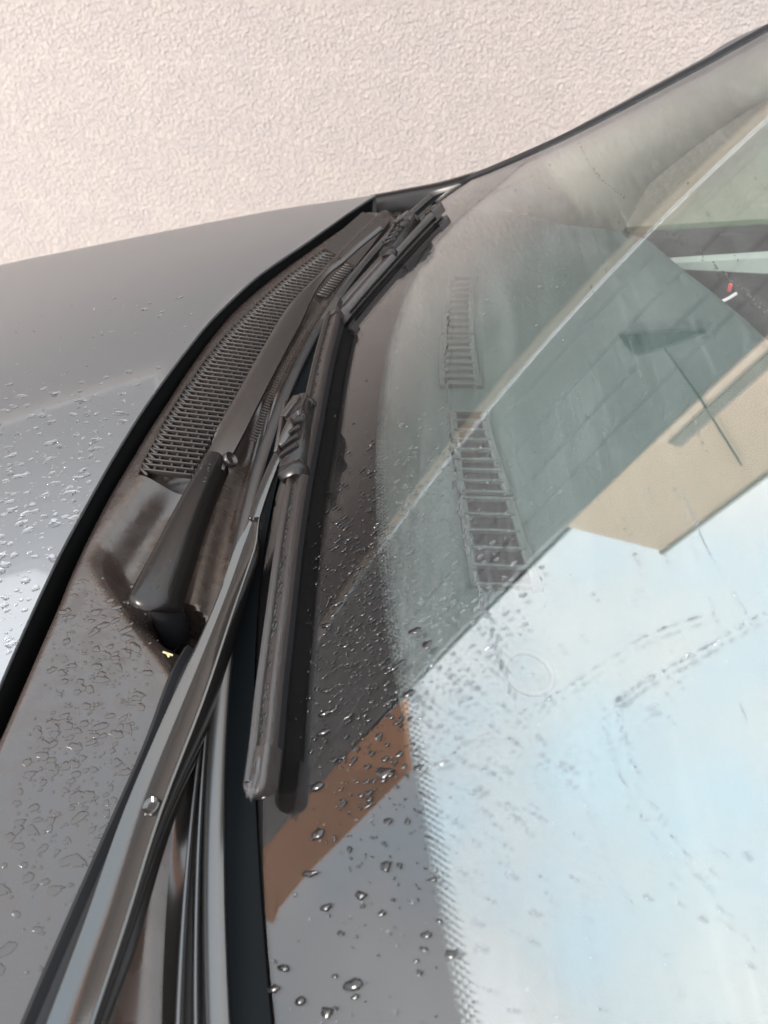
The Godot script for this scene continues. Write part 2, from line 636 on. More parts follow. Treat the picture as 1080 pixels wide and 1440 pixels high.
	put("cable", s, M.dark_metal, br)
	s = Shape.new()
	s.bar(Vector3(-0.324, 1.955, -2.73), Vector3(-0.15, 1.92, -2.73), 0.014, 0.014, Vector3.UP)
	put("conduit", s, M.moulding, house)


func sloped(xr: Vector2, low: float, high: float, z: float, t: float) -> Shape:
	var s := Shape.new()
	var rings := []
	for x in [xr.x, xr.y]:
		var y := soffit_y(x, -1.6)
		rings.append(PackedVector3Array([Vector3(x, y + low, z), Vector3(x, y + high, z), Vector3(x, y + high, z - t), Vector3(x, y + low, z - t)]))
	s.loft(rings, true, true, 20.0)
	return s


func ring2(r: float, seg: int) -> Array:
	var out := []
	for k in seg:
		out.append(Vector2(cos(TAU * k / seg) * r, sin(TAU * k / seg) * r))
	return out


# ---------------------------------------------------------------- the car

func cowl_h(o: float, z: float, edge: float) -> float:
	var e := o - edge
	var h := 0.0
	if e < 0.010:
		var q := 1.0 - e / 0.010
		h -= 0.010 * (1.0 - sqrt(maxf(0.0, 1.0 - q * q)))
	# trough beside the glass
	h -= 0.010 * smoothstep(-0.062, -0.035, o)
	# pocket round the wiper spindle: a sharp crease on its near side, a soft one towards the hood
	var a := Vector2(-0.166, -0.452)
	var b := Vector2(-0.062, -0.340)
	var nab := Vector2(b.y - a.y, -(b.x - a.x)).normalized()
	var d1 := (Vector2(o, z) - a).dot(nab)
	var d2 := o - lerpf(-0.166, -0.138, clampf((z + 0.452) / -0.13, 0.0, 1.0))
	var fade := smoothstep(-0.66, -0.54, z + 0.10 * smoothstep(-0.09, -0.04, o))
	var pk := smoothstep(0.0, 0.030, d1) * smoothstep(0.0, 0.045, d2) * fade
	h -= 0.030 * pk
	h -= 0.040 * smoothstep(-1.255, -1.33, z)
	# well of the spindle
	var w := Vector2((o + 0.062) / 1.0, (z + 0.402) / 1.1).length()
	h -= 0.05 * (1.0 - smoothstep(0.020, 0.027, w))
	# sunk bed of the intake grille
	if z < -0.57 and z > -1.12:
		var g := smoothstep(0.0, 0.004, o - pick(GRL, z)) * (1.0 - smoothstep(-0.004, 0.0, o - pick(GRR, z)))
		h -= 0.022 * g * smoothstep(-0.574, -0.582, z) * smoothstep(-1.12, -1.112, z)
	# rail between the grille and the trough
	h += 0.006 * exp(-pow((o - pick(GRR, z) - 0.006) / 0.006, 2.0)) * smoothstep(-0.55, -0.64, z)
	h += 0.004 * exp(-pow((o + 0.027) / 0.005, 2.0)) * smoothstep(-0.50, -0.62, z)
	return h


func build_car() -> void:
	car = Node3D.new()
	car.name = "car"
	add_child(car)
	tag(car, "wet dark grey car seen across its windshield, wipers and hood", "car")
	build_body()
	build_cowl()
	build_wipers()
	build_glass()
	build_cabin()


func build_body() -> void:
	# hood: a crowned sheet with its rear lip turned down and its far edge rolled over
	var rings := []
	var nt := 56
	var ns := 30
	var lip := [-0.006, -0.004, -0.0015, 0.0]
	for i in ns + lip.size():
		var ring := PackedVector3Array()
		for j in nt + 7:
			var t := minf(float(j) / nt, 1.0)
			var sfrac := 0.0 if i < lip.size() else pow(float(i - lip.size() + 1) / ns, 1.5)
			var z := lerpf(-0.02, -1.333, t)
			var x := pick_x(HOOD_REAR, z) - sfrac * 1.02
			var zf := pick_x_far(x)
			if i >= lip.size():
				z = lerpf(-0.02 - 0.25 * sfrac * sfrac, zf, t)
				x = lerpf(x, pick_x(HOOD_REAR, z) - sfrac * 1.02, 0.5)
			var y := hood_y(x, z)
			if j > nt:
				var a := (j - nt) / 6.0 * PI / 2
				z -= 0.02 * sin(a)
				y -= 0.02 * (1.0 - cos(a)) + (0.06 if j == nt + 6 else 0.0)
			if i < lip.size():
				y += lip[i]
				x -= [0.002, 0.0004, 0.0, 0.001][i]
			ring.append(Vector3(x, y, z))
		rings.append(ring)
	var s := Shape.new()
	s.loft(rings, false, false, 50.0)
	var hood := put("hood", s, M.paint, car)
	s = sheet(func(u, v):
		var z := lerpf(-0.02, -1.333, u)
		var x := pick_x(HOOD_REAR, z) - 0.0025
		return Vector3(x - 0.006 * v, hood_y(x, z) - 0.004 - 0.075 * v, z), 60, 3, Vector3.RIGHT)
	put("gap_shade_strip", s, M.void, hood)  # near-black strip that paints the gap's shade over the hood's lip face
	# closed body below the hood, up to the sills
	s = Shape.new()
	var hull := []
	for q in [[-1.30, 0.35, 0.45, 0.62, 0.35], [-1.22, 0.25, 0.55, 0.74, 0.5], [-0.7, 0.22, 0.64, 0.80, 0.42], [-0.1, 0.2, 0.68, 0.84, 0.25], [0.05, 0.2, 0.68, 0.77, 0.2], [1.6, 0.2, 0.69, 0.77, 0.04], [2.05, 0.2, 0.69, 0.86, 0.04], [2.5, 0.25, 0.66, 0.86, 0.06], [2.75, 0.4, 0.5, 0.75, 0.15]]:
		var ring := PackedVector3Array()
		var hw: float = 0.80 - q[4] * 0.5
		for p in [[-1.0, 0.15], [-1.0, 0.7], [-0.92, 1.0], [0.92, 1.0], [1.0, 0.7], [1.0, 0.15], [0.9, 0.0], [-0.9, 0.0]]:
			ring.append(Vector3(q[0], lerpf(q[1], q[3], p[1]), -0.78 + p[0] * hw))
		hull.append(ring)
	s.loft(hull, true, true, 45.0)
	put("body_shell", s, M.paint, car)
	for x in [-0.75, 1.75]:
		for side in [[-1.34, -1.0], [-0.22, 1.0]]:
			s = Shape.new()
			s.disc(Vector3(x, 0.19, side[0] - 0.1 * side[1]), Vector3(0, 0, side[1]), 0.33, 0.2, 32, 0.03)
			var w := put("wheel", s, M.rubber, car)
			s = Shape.new()
			s.disc(Vector3(x, 0.19, side[0] + 0.098 * side[1]), Vector3(0, 0, side[1]), 0.2, 0.012, 28, 0.004)
			put("rim", s, M.louver, w)
	# far fender corner and pillar in body colour
	s = Shape.new()
	var path := smooth([Vector3(-0.04, 1.034, -1.354), Vector3(0.005, 1.060, -1.333), Vector3(0.088, 1.121, -1.283), Vector3(0.164, 1.168, -1.276), Vector3(0.290, 1.237, -1.297), Vector3(0.362, 1.273, -1.323), Vector3(0.55, 1.355, -1.33), Vector3(0.75, 1.43, -1.31)], 5)
	var prof := [Vector2(0.0, -0.02), Vector2(0.0, -0.003), Vector2(-0.004, 0.0), Vector2(-0.02, -0.001), Vector2(-0.04, -0.014), Vector2(-0.055, -0.05), Vector2(-0.03, -0.06)]
	s.sweep(path, [Vector3(-0.2, 1, 0)], prof, true, true, [], 50.0)
	put("windshield_pillar", s, M.paint, car)
	s = Shape.new()
	path = smooth([Vector3(-0.33, 0.96, -0.03), Vector3(-0.05, 1.02, -0.045), Vector3(0.2, 1.15, -0.06), Vector3(0.45, 1.29, -0.08), Vector3(0.75, 1.43, -0.12)], 5)
	prof = [Vector2(0.0, -0.03), Vector2(0.0, -0.003), Vector2(0.004, 0.0), Vector2(0.02, -0.001), Vector2(0.04, -0.014), Vector2(0.055, -0.05), Vector2(0.03, -0.06)]
	s.sweep(path, [Vector3(-0.2, 1, 0)], prof, true, true, [], 50.0)
	put("windshield_pillar", s, M.paint, car)
	s = Shape.new()
	s.sweep(smooth([Vector3(-0.222, 0.975, -1.372), Vector3(-0.16, 0.990, -1.372), Vector3(-0.10, 1.006, -1.370), Vector3(-0.035, 1.036, -1.352)], 5), [Vector3(-0.2, 1, 0)], [Vector2(0.010, -0.03), Vector2(0.004, -0.008), Vector2(-0.004, 0.0), Vector2(-0.02, -0.001), Vector2(-0.04, -0.014), Vector2(-0.055, -0.05), Vector2(-0.03, -0.06)], true, true, [], 50.0)
	put("fender_corner", s, M.hard_plastic, car)
	# fender top between hood corner, cowl and pillar
	s = Shape.new()
	s.loft([PackedVector3Array([Vector3(-0.34, 0.93, -1.42), Vector3(-0.2, 0.952, -1.395), Vector3(-0.06, 0.985, -1.37), Vector3(0.03, 1.05, -1.33)]), PackedVector3Array([Vector3(-0.34, 0.935, -1.30), Vector3(-0.2, 0.955, -1.30), Vector3(-0.08, 0.975, -1.31), Vector3(0.03, 1.04, -1.30)])], false, false)
	put("fender_gutter", s, M.gloss, car)
	# roof panel behind the glass
	s = sheet(func(u, v): return Vector3(lerpf(0.56 + K * pow(lerpf(-0.08, -1.34, v) - WC, 2.0), 2.0, u), 1.43 + 0.06 * sin(PI * v) + 0.05 * sin(PI * u * 0.7), lerpf(-0.10, -1.33, v)), 12, 16)
	put("roof_panel", s, M.paint, car)


func pick_x_far(x: float) -> float:
	var flat := []
	for p in HOOD_FAR:
		flat.append(Vector2(p.x, p.z))
	return pick(flat, x)


func build_cowl() -> void:
	var front := []
	for p in COWL_FRONT:
		front.append(Vector2(p.z, p.x - xb(p.z)))
	var s := sheet(func(u, v):
		var z := lerpf(-0.03, -1.36, u)
		var edge := pick(front, z)
		var o: float = edge + 0.0002 + (-0.010 - edge) * v
		if v == 0.0:
			return Vector3(xb(z) + edge, 0.93, z)
		return Vector3(xb(z) + o, 1.0 + cowl_h(o, z, edge), z), 330, 60, Vector3.UP, 45.0)
	var cowl := put("cowl_panel", s, M.cowl, car)
	# gap floor between hood and cowl, its shade painted near-black
	s = sheet(func(u, v):
		var z := lerpf(-0.02, -1.38, u)
		return Vector3(xb(z) + pick(front, z) + lerpf(-0.06, 0.01, v), 0.945, z), 60, 2)
	put("gap_shade_floor", s, M.void, car)
	# louvres of the intake grille, one by one, and the ribs that tie them
	var z := -0.584
	var k := 0
	var ties := Shape.new()
	while z > -1.112:
		var a := pick(GRL, z)
		var b := pick(GRR, z)
		var slope := 2.0 * K * (z - WC)
		var dz0 := -0.012 * slope
		s = Shape.new()
		var p0 := Vector3(xb(z) + a - 0.001, 0.9975, z)
		var p1 := Vector3(xb(z) + b + 0.001, 0.9975, z - slope * (b - a) * 0.6 + dz0 * 0.0 + 0.004)
		s.bar(p0, p1, 0.0024, 0.007, Vector3.UP, 0.3)
		put("grille_slat", s, M.slat, cowl)
		# short ties, staggered from one gap to the next
		if z > -1.10:
			s = ties
			for q in 5:
				var f := (q + (0.30 if k % 2 == 0 else 0.70)) / 5.0
				var p := p0.lerp(p1, f)
				s.bar(p + Vector3(0, -0.0012, 0), p + Vector3(0.002 * slope, -0.0012, -0.0085), 0.0026, 0.006, Vector3.UP, 0.3)
		# saw-tooth edge towards the hood
		s = Shape.new()
		s.bar(p0 + Vector3(0.001, 0.001, 0.0), p0 + Vector3(0.011, -0.001, 0.0075), 0.003, 0.007, Vector3.UP, 0.3)
		put("grille_tooth", s, M.slat, cowl)
		z -= 0.0086
		k += 1
	put("grille_ties", ties, M.slat, cowl).set_meta("kind", "stuff")
	# second, narrow grille on the other side of the far wiper arm
	for i in 16:
		var zz := -0.985 - i * 0.0072
		var o0 := -0.046 + i * 0.0004
		s = Shape.new()
		s.bar(Vector3(xb(zz) + o0, 0.9975, zz), Vector3(xb(zz) + o0 + 0.016, 0.9955, zz + 0.003), 0.0034, 0.004, Vector3.UP, 0.3)
		put("grille_slat", s, M.slat, cowl)
	# fine ribbing beside the far wiper arm
	s = Shape.new()
	for i in 62:
		var zz := -0.66 - i * 0.0052
		s.bar(Vector3(xb(zz) - 0.036, 0.9915, zz), Vector3(xb(zz) - 0.027, 0.9915, zz + 0.004), 0.0016, 0.003, Vector3.UP, 0.3)
	put("ribbed_strip", s, M.slat, cowl).set_meta("kind", "stuff")
	# flat end plate in front of the far fender
	s = Shape.new()
	var lo := PackedVector3Array()
	var hi := PackedVector3Array()
	for p in [Vector3(-0.252, 1.004, -1.116), Vector3(-0.232, 1.004, -1.19), Vector3(-0.213, 1.003, -1.254), Vector3(-0.163, 1.003, -1.228), Vector3(-0.178, 1.003, -1.14), Vector3(-0.193, 1.003, -1.066)]:
		lo.append(p - Vector3(0, 0.012, 0))
		hi.append(p)
	s.loft([lo, hi], true, true, 30.0)
	put("end_plate", s, M.slat, cowl)
	# rubber lip along the near part of the panel
	s = Shape.new()
	s.sweep(smooth([Vector3(-0.228, 1.004, -0.03), Vector3(-0.229, 1.004, -0.08), Vector3(-0.225, 1.004, -0.18), Vector3(-0.221, 1.004, -0.265), Vector3(-0.223, 1.002, -0.330), Vector3(-0.224, 0.990, -0.37)], 6), [Vector3.UP], [Vector2(-0.008, -0.01), Vector2(-0.008, 0.0), Vector2(-0.004, 0.004), Vector2(0.001, 0.0), Vector2(0.004, 0.005), Vector2(0.009, 0.003), Vector2(0.009, -0.01)])
	put("rubber_lip", s, M.rubber, car)
	# glossy moulding below the glass, then the sealing strips along its foot
	s = sheet(func(u, v):
		var z2 := lerpf(-0.03, -0.38, u)
		var w := lerpf(0.075, 0.006, smoothstep(0.0, 1.0, u))
		var o: float = -0.026 - w * (1.0 - v)
		return Vector3(xb(z2) + o, 1.003 - 0.012 * sin(PI * pow(v, 0.7)), z2), 40, 14)
	put("lower_moulding", s, M.gloss, car)
	var strip := func(o: float, w: float, h: float, z0: float, z1: float, y: float, taper: float) -> Shape:
		var pts := PackedVector3Array()
		var sc := []
		for i in 60:
			var zz := lerpf(z0, z1, i / 59.0)
			pts.append(Vector3(xb(zz) + o * lerpf(1.0, taper, i / 59.0), y, zz))
			sc.append(Vector2(lerpf(1.0, taper, i / 59.0), 1.0))
		var q := Shape.new()
		q.sweep(pts, [Vector3.UP], [Vector2(-w / 2, -0.012), Vector2(-w / 2, 0.0), Vector2(-w * 0.36, h * 0.7), Vector2(-w * 0.15, h), Vector2(w * 0.2, h), Vector2(w * 0.42, h * 0.6), Vector2(w / 2, -0.001), Vector2(w / 2, -0.012)], true, true, sc)
		return q
	put("sealing_strip", strip.call(-0.040, 0.005, 0.003, -0.03, -0.36, 1.003, 0.45), M.seal, car)
	put("sealing_strip", strip.call(-0.026, 0.004, 0.003, -0.03, -0.44, 1.004, 0.6), M.seal, car)
	put("sealing_strip", strip.call(-0.011, 0.017, 0.005, -0.03, -1.33, 1.003, 0.75), M.seal, car)
	# moulding on the glass foot, blackened and widened to paint a dark reflection
	s = sheet(func(u, v):
		var z3 := lerpf(-0.03, -1.34, u)
		return on_glass(-0.004 + v * lerpf(0.030, 0.020, smoothstep(0.0, 0.4, u)), z3, 0.0045 - 0.003 * v), 70, 4)
	put("moulding_with_dark_reflection", s, M.edge_black, car)


func round_rect(w: float, h: float, r: float) -> Array:
	var prof := []
	for q in [[-1, -1], [1, -1], [1, 1], [-1, 1]]:
		for k in 4:
			var a := atan2(q[1], q[0]) - PI / 4 + k * PI / 6
			prof.append(Vector2(q[0] * (w / 2 - r) + cos(a) * r, q[1] * (h / 2 - r) + sin(a) * r))
	return prof


func blade(parent: Node3D, ctrl: Array, w: float, tip_end: bool, lift: float) -> void:
	# ctrl: Vector2(o, z) along the glass; the spoiler rides 20 mm above it on a thin rubber lip
	var pts := PackedVector3Array()
	var ups := []
	var sc := []
	var base := []
	for p in ctrl:
		base.append(Vector3(p.x, 0, p.y))
	var line := smooth(base, 10)
	for i in line.size():
		var at := on_glass(line[i].x, line[i].z, lift)
		pts.append(at)
		ups.append(glass_n(at.x, at.z))
		sc.append(Vector2(1, 1))
	var n := pts.size()
	var prof := [Vector2(-0.5, -0.004), Vector2(-0.5, 0.0015), Vector2(-0.44, 0.0045), Vector2(-0.30, 0.0050), Vector2(-0.28, 0.0035), Vector2(0.10, 0.0035), Vector2(0.13, 0.0060), Vector2(0.22, 0.0085), Vector2(0.30, 0.0088), Vector2(0.38, 0.0055), Vector2(0.42, 0.0052), Vector2(0.47, 0.0060), Vector2(0.5, 0.0030), Vector2(0.5, -0.004)]
	var pw := []
	for p in prof:
		pw.append(Vector2(-p.x * w, p.y))
	var s := Shape.new()
	s.sweep(pts, ups, pw, true, true, sc, 35.0)
	var b := put("blade", s, M.blade, parent)
	s = Shape.new()
	s.sweep(pts, ups, [Vector2(-0.002, -lift), Vector2(0.002, -lift), Vector2(0.004, -0.011), Vector2(0.007, -0.004), Vector2(-0.007, -0.004), Vector2(-0.004, -0.011)], true, true, [], 35.0)
	put("wiping_lip", s, M.rubber, parent)
	# end caps
	for e in [0, n - 1]:
		var dir := (pts[e] - pts[1 if e == 0 else n - 2]).normalized()
		s = Shape.new()
		var long := 0.026 if (e == 0) == tip_end else 0.010
		var path := PackedVector3Array()
		var csc := []
		for k in 14:
			var f := k / 13.0
			path.append(pts[e] - dir * long * (1.0 - minf(f * 1.9, 1.0)) + dir * 0.010 * maxf(0.0, f * 1.9 - 1.0) / 0.9)
			var g := maxf(0.0, f * 1.9 - 1.0) / 0.9
			csc.append(Vector2(sqrt(1.0 - g * g * 0.96), sqrt(1.0 - g * g * 0.9)))
		s.sweep(path, [ups[e]], cap_profile(w * 1.03), true, true, csc, 40.0)
		put("end_cap", s, M.blade, parent)


func cap_profile(w: float) -> Array:
	return [Vector2(-w / 2, -0.009), Vector2(-w / 2, 0.003), Vector2(-w * 0.46, 0.0062), Vector2(-w * 0.38, 0.0074), Vector2(-w * 0.30, 0.0056), Vector2(w * 0.30, 0.0056), Vector2(w * 0.38, 0.0074), Vector2(w * 0.46, 0.0062), Vector2(w / 2, 0.003), Vector2(w / 2, -0.009)]


func connector(parent: Node3D, at: Vector3, dir: Vector3, up: Vector3, sz: float) -> void:
	var side := dir.cross(up).normalized()
	var s := Shape.new()
	s.bar(at - dir * 0.050 * sz, at + dir * 0.045 * sz, 0.026 * sz, 0.016 * sz, up, 0.12)
	var c := put("connector", s, M.hard_plastic, parent)
	s = Shape.new()
	s.bar(at - dir * 0.066 * sz - up * 0.002, at - dir * 0.046 * sz - up * 0.001, 0.030 * sz, 0.022 * sz, up, 0.35)
	put("collar", s, M.hard_plastic, c)
	s = Shape.new()
	s.bar(at + dir * 0.040 * sz - up * 0.002, at + dir * 0.056 * sz - up * 0.003, 0.028 * sz, 0.020 * sz, up, 0.35)
	put("collar", s, M.hard_plastic, c)
	for k in 5:
		s = Shape.new()
		var q := at + dir * (-0.034 + 0.014 * k) * sz + up * 0.009 * sz
		s.bar(q - side * 0.011 * sz - dir * 0.004, q + side * 0.010 * sz + dir * 0.003, 0.005 * sz, 0.007 * sz, up, 0.15)
		put("clip", s, M.hard_plastic, c)
	s = Shape.new()
	s.bar(at - dir * 0.030 * sz - side * 0.015 * sz + up * 0.002, at + dir * 0.048 * sz - side * 0.013 * sz + up * 0.004, 0.004 * sz, 0.024 * sz, up, 0.15)
	put("side_plate", s, M.blade, c)
	s = Shape.new()
	s.bar(at + dir * 0.020 * sz - side * 0.012 * sz + up * 0.014, at + dir * 0.048 * sz + side * 0.002 * sz + up * 0.013, 0.010 * sz, 0.004 * sz, up, 0.15)
	put("latch", s, M.blade, c)
	s = Shape.new()
	s.disc(at + side * 0.006 * sz + dir * 0.012 * sz + up * 0.006 * sz, up, 0.009 * sz, 0.008 * sz, 14, 0.003)
	put("pin", s, M.hard_plastic, c)


func build_wipers() -> void:
	# near wiper: its arm comes in from beside the near pillar
	var wiper := Node3D.new()
	wiper.name = "wiper"
	car.add_child(wiper, true)
	var s := Shape.new()
	var path := smooth([Vector3(-0.187, 1.053, 0.02), Vector3(-0.1903, 1.046, -0.0771), Vector3(-0.1931, 1.040, -0.131), Vector3(-0.1978, 1.034, -0.207), Vector3(-0.1965, 1.028, -0.314), Vector3(-0.1953, 1.027, -0.403), Vector3(-0.1948, 1.030, -0.456), Vector3(-0.1946, 1.034, -0.490), Vector3(-0.1946, 1.035, -0.504)], 5)
	var sc := []
	for p in path:
		sc.append(Vector2(lerpf(0.98, 0.70, smoothstep(-0.27, -0.42, p.z)) * lerpf(1.0, 0.48, smoothstep(-0.455, -0.500, p.z)), lerpf(1.0, 0.6, smoothstep(-0.36, -0.50, p.z))))
	s.sweep(path, [Vector3(0.0, 1, 0)], [Vector2(-0.016, -0.020), Vector2(-0.016, -0.004), Vector2(-0.0148, -0.0014), Vector2(-0.0130, -0.0010), Vector2(-0.0062, -0.0028), Vector2(-0.0048, -0.0026), Vector2(0.0115, 0.0040), Vector2(0.0128, 0.0056), Vector2(0.0146, 0.0054), Vector2(0.0162, 0.001), Vector2(0.0162, -0.022)], true, true, sc, 32.0)
	var arm := put("arm", s, M.arm, wiper)
	s = Shape.new()
	s.disc(Vector3(-0.1925, 1.0335, -0.209), Vector3(-0.37, 0.93, 0).normalized(), 0.0068, 0.004, 20, 0.0018)
	put("rivet", s, M.arm, wiper)
	s = Shape.new()
	var rod := smooth([Vector3(-0.1946, 1.034, -0.494), Vector3(-0.194, 1.038, -0.52), Vector3(-0.191, 1.044, -0.556), Vector3(-0.186, 1.050, -0.585), Vector3(-0.182, 1.056, -0.615), Vector3(-0.176, 1.060, -0.645)], 4)
	s.sweep(rod, [Vector3(-0.3, 1, 0)], round_rect(0.013, 0.006, 0.002), true, true, [], 50.0)
	put("arm_rod", s, M.arm, wiper)
	s = Shape.new()
	s.bar(Vector3(-0.184, 1.055, -0.575), Vector3(-0.177, 1.062, -0.655), 0.012, 0.016, Vector3(-0.4, 1, 0), 0.3)
	put("arm_hook", s, M.blade, wiper)
	blade(wiper, [Vector2(0.0385, -0.236), Vector2(0.0425, -0.262), Vector2(0.0455, -0.292), Vector2(0.0535, -0.399), Vector2(0.056, -0.559), Vector2(0.0525, -0.663), Vector2(0.0405, -0.78), Vector2(0.028, -0.871)], 0.0195, true, 0.020)
	connector(wiper, on_glass(0.052, -0.600, 0.028), Vector3(-0.12, 0.02, -1).normalized(), glass_n(xb(-0.6) + 0.05, -0.6), 1.0)
	# far wiper: spindle head in the cowl's pocket, long arm over the grille
	var far := Node3D.new()
	far.name = "wiper_001"
	car.add_child(far, true)
	s = Shape.new()
	var head := smooth([Vector3(-0.2635, 1.017, -0.386), Vector3(-0.2635, 1.0215, -0.394), Vector3(-0.264, 1.024, -0.41), Vector3(-0.264, 1.025, -0.45), Vector3(-0.265, 1.025, -0.50), Vector3(-0.265, 1.024, -0.55), Vector3(-0.265, 1.021, -0.592)], 5)
	sc = []
	for i in head.size():
		var f := i / float(head.size() - 1)
		var wd := lerpf(0.044, 0.024, smoothstep(0.1, 1.0, f)) / 0.040
		if f < 0.2:
			wd *= sqrt(1.0 - pow((0.2 - f) / 0.202, 2.0)) * 0.8 + 0.2
		sc.append(Vector2(wd, lerpf(0.85, 1.0, smoothstep(0.0, 0.15, f)) * lerpf(1.0, 0.8, f)))
	s.sweep(head, [Vector3.UP], [Vector2(-0.022, -0.026), Vector2(-0.0215, -0.006), Vector2(-0.020, 0.001), Vector2(-0.016, 0.0055), Vector2(-0.009, 0.008), Vector2(-0.001, 0.0085), Vector2(0.006, 0.0072), Vector2(0.0115, 0.0035), Vector2(0.0155, -0.003), Vector2(0.0185, -0.010), Vector2(0.020, -0.017), Vector2(0.020, -0.026)], true, true, sc, 46.0)
	put("spindle_cap", s, M.hard_plastic, far)
	s = Shape.new()
	s.disc(Vector3(-0.264, 0.945, -0.412), Vector3.UP, 0.0150, 0.058, 24)
	put("spindle", s, M.rubber, far)
	s = Shape.new()
	s.disc(Vector3(-0.252, 1.016, -0.592), Vector3(0.75, 0.6, -0.1).normalized(), 0.009, 0.006, 18, 0.003)
	put("hinge_pin", s, M.blade, far)
	s = Shape.new()
	var fa := smooth([Vector3(-0.265, 1.021, -0.578), Vector3(-0.261, 1.024, -0.622), Vector3(-0.2575, 1.026, -0.688), Vector3(-0.2495, 1.028, -0.809), Vector3(-0.240, 1.029, -0.917), Vector3(-0.225, 1.030, -0.985), Vector3(-0.206, 1.033, -1.023), Vector3(-0.187, 1.038, -1.064), Vector3(-0.160, 1.048, -1.105)], 6)
	sc = []
	for p in fa:
		sc.append(Vector2(lerpf(1.15, 0.26, smoothstep(-0.85, -1.02, p.z)) * lerpf(0.9, 1.0, smoothstep(-0.58, -0.66, p.z)), lerpf(1.0, 0.5, smoothstep(-0.85, -1.02, p.z))))
	s.sweep(fa, [Vector3.UP], [Vector2(-0.012, -0.010), Vector2(-0.012, -0.001), Vector2(-0.010, 0.001), Vector2(-0.004, 0.0025), Vector2(0.004, 0.0005), Vector2(0.012, -0.005), Vector2(0.012, -0.010)], true, true, sc, 30.0)
	put("arm", s, M.blade, far)
	blade(far, [Vector2(0.024, -0.884), Vector2(0.041, -0.959), Vector2(0.052, -1.01), Vector2(0.060, -1.059), Vector2(0.068, -1.115), Vector2(0.075, -1.16)], 0.024, false, 0.012)
	var fc := on_glass(0.058, -1.07, 0.020)
	connector(far, fc, Vector3(0.25, 0.12, -1).normalized(), glass_n(fc.x, fc.z), 0.9)
	# pale corner cap at the near end of the far blade
	s = Shape.new()
	var t0 := on_glass(0.020, -0.884, 0.022)
	s.loft([PackedVector3Array([t0 + Vector3(-0.012, -0.006, 0.012), t0 + Vector3(0.012, 0.002, 0.006), t0 + Vector3(0.012, 0.0, -0.026), t0 + Vector3(0.002, 0.0, -0.03)]), PackedVector3Array([t0 + Vector3(-0.008, 0.0, 0.008), t0 + Vector3(0.008, 0.008, 0.004), t0 + Vector3(0.009, 0.010, -0.020), t0 + Vector3(0.003, 0.008, -0.024)])], true, true, 20.0)
	put("end_wedge", s, M.slat, far)


func far_edge(o: float) -> float:
	return pick([Vector2(0.8, -1.31), Vector2(0.466, -1.308), Vector2(0.404, -1.281), Vector2(0.285, -1.262), Vector2(0.207, -1.268), Vector2(0.107, -1.315), Vector2(0.0, -1.385)], o)


func glass_sheet(o0: Callable, o1: Callable, z0: float, lift: float, nu: int, nv: int) -> Shape:
	var s := Shape.new()
	var rows := []
	for i in nu + 1:
		var row := []
		for j in nv + 1:
			var f := float(j) / nv
			var z := lerpf(z0, -1.385, float(i) / nu)
			var o: float = lerpf(o0.call(z), o1.call(z), f)
			z = maxf(z, far_edge(o)) if z < -1.2 else z
			row.append([on_glass(o, z, lift), glass_n(xb(z) + o, z), Vector2(-z * 0.7, o + 0.25 * (z + 0.55) * (z + 0.55))])
		rows.append(row)
	for i in nu:
		for j in nv:
			var q := [rows[i][j], rows[i][j + 1], rows[i + 1][j + 1], rows[i + 1][j]]
			s.quad([q[0][0], q[1][0], q[2][0], q[3][0]], [q[0][1], q[1][1], q[2][1], q[3][1]], [q[0][2], q[1][2], q[2][2], q[3][2]])
	return s


func build_glass() -> void:
	var ws := put("windshield", glass_sheet(func(_z): return 0.0, func(_z): return 0.76, -0.04, 0.0, 90, 60), M.glass, car)
	put("inner_face", glass_sheet(func(z): return pick(FRIT, z) - 0.0155, func(_z): return 0.76, -0.04, -0.0045, 90, 50), M.glass, ws)
	put("added_reflecting_layer", glass_sheet(func(z): return pick(FRIT, z) - 0.0152, func(_z): return 0.76, -0.04, -0.0034, 90, 50), M.glass, ws)  # extra untinted sheet, added to strengthen the reflections
	put("black_border", glass_sheet(func(_z): return 0.0, func(z): return pick(FRIT, z) - 0.016, -0.04, -0.002, 120, 8), M.frit, ws)
	put("dirt_film", glass_sheet(func(z): return pick(FRIT, z) - 0.0150, func(_z): return 0.74, -0.05, 0.0006, 90, 50), M.veil, ws)
	# dotted fade of the black border
	var s := Shape.new()
	for row in 4:
		var z := -0.06 - (row % 2) * 0.0022
		while z > -1.20:
			var o := pick(FRIT, z) - 0.0148 + row * 0.0027
			var r := 0.0015 - row * 0.00024
			var at := on_glass(o, z, -0.002)
			var up := glass_n(at.x, at.z)
			var a := up.cross(Vector3.FORWARD).normalized() * r
			var b := up.cross(a).normalized() * r
			for k in 8:
				s.tri(at, at + a * cos(TAU * k / 8.0) + b * sin(TAU * k / 8.0), at + a * cos(TAU * (k + 1) / 8.0) + b * sin(TAU * (k + 1) / 8.0), up)
			z -= 0.0044
	put("dot_fade", s, M.frit, ws).set_meta("kind", "stuff")
	# black rubber along the far edge
	s = Shape.new()
	var pts := PackedVector3Array()
	var ups := []
	for i in 50:
		var o := lerpf(0.02, 0.76, i / 49.0)
		var z := far_edge(o)
		pts.append(on_glass(o, z, 0.001))
		ups.append(glass_n(pts[-1].x, z))
	s.sweep(pts, ups, [Vector2(-0.010, -0.012), Vector2(-0.010, 0.003), Vector2(-0.004, 0.004), Vector2(0.012, 0.0012), Vector2(0.013, -0.012)], true, true, [], 30.0)
	put("edge_rubber", s, M.rubber, ws)


func dash_y(o: float) -> float:
	return 0.985 + 0.10 * o


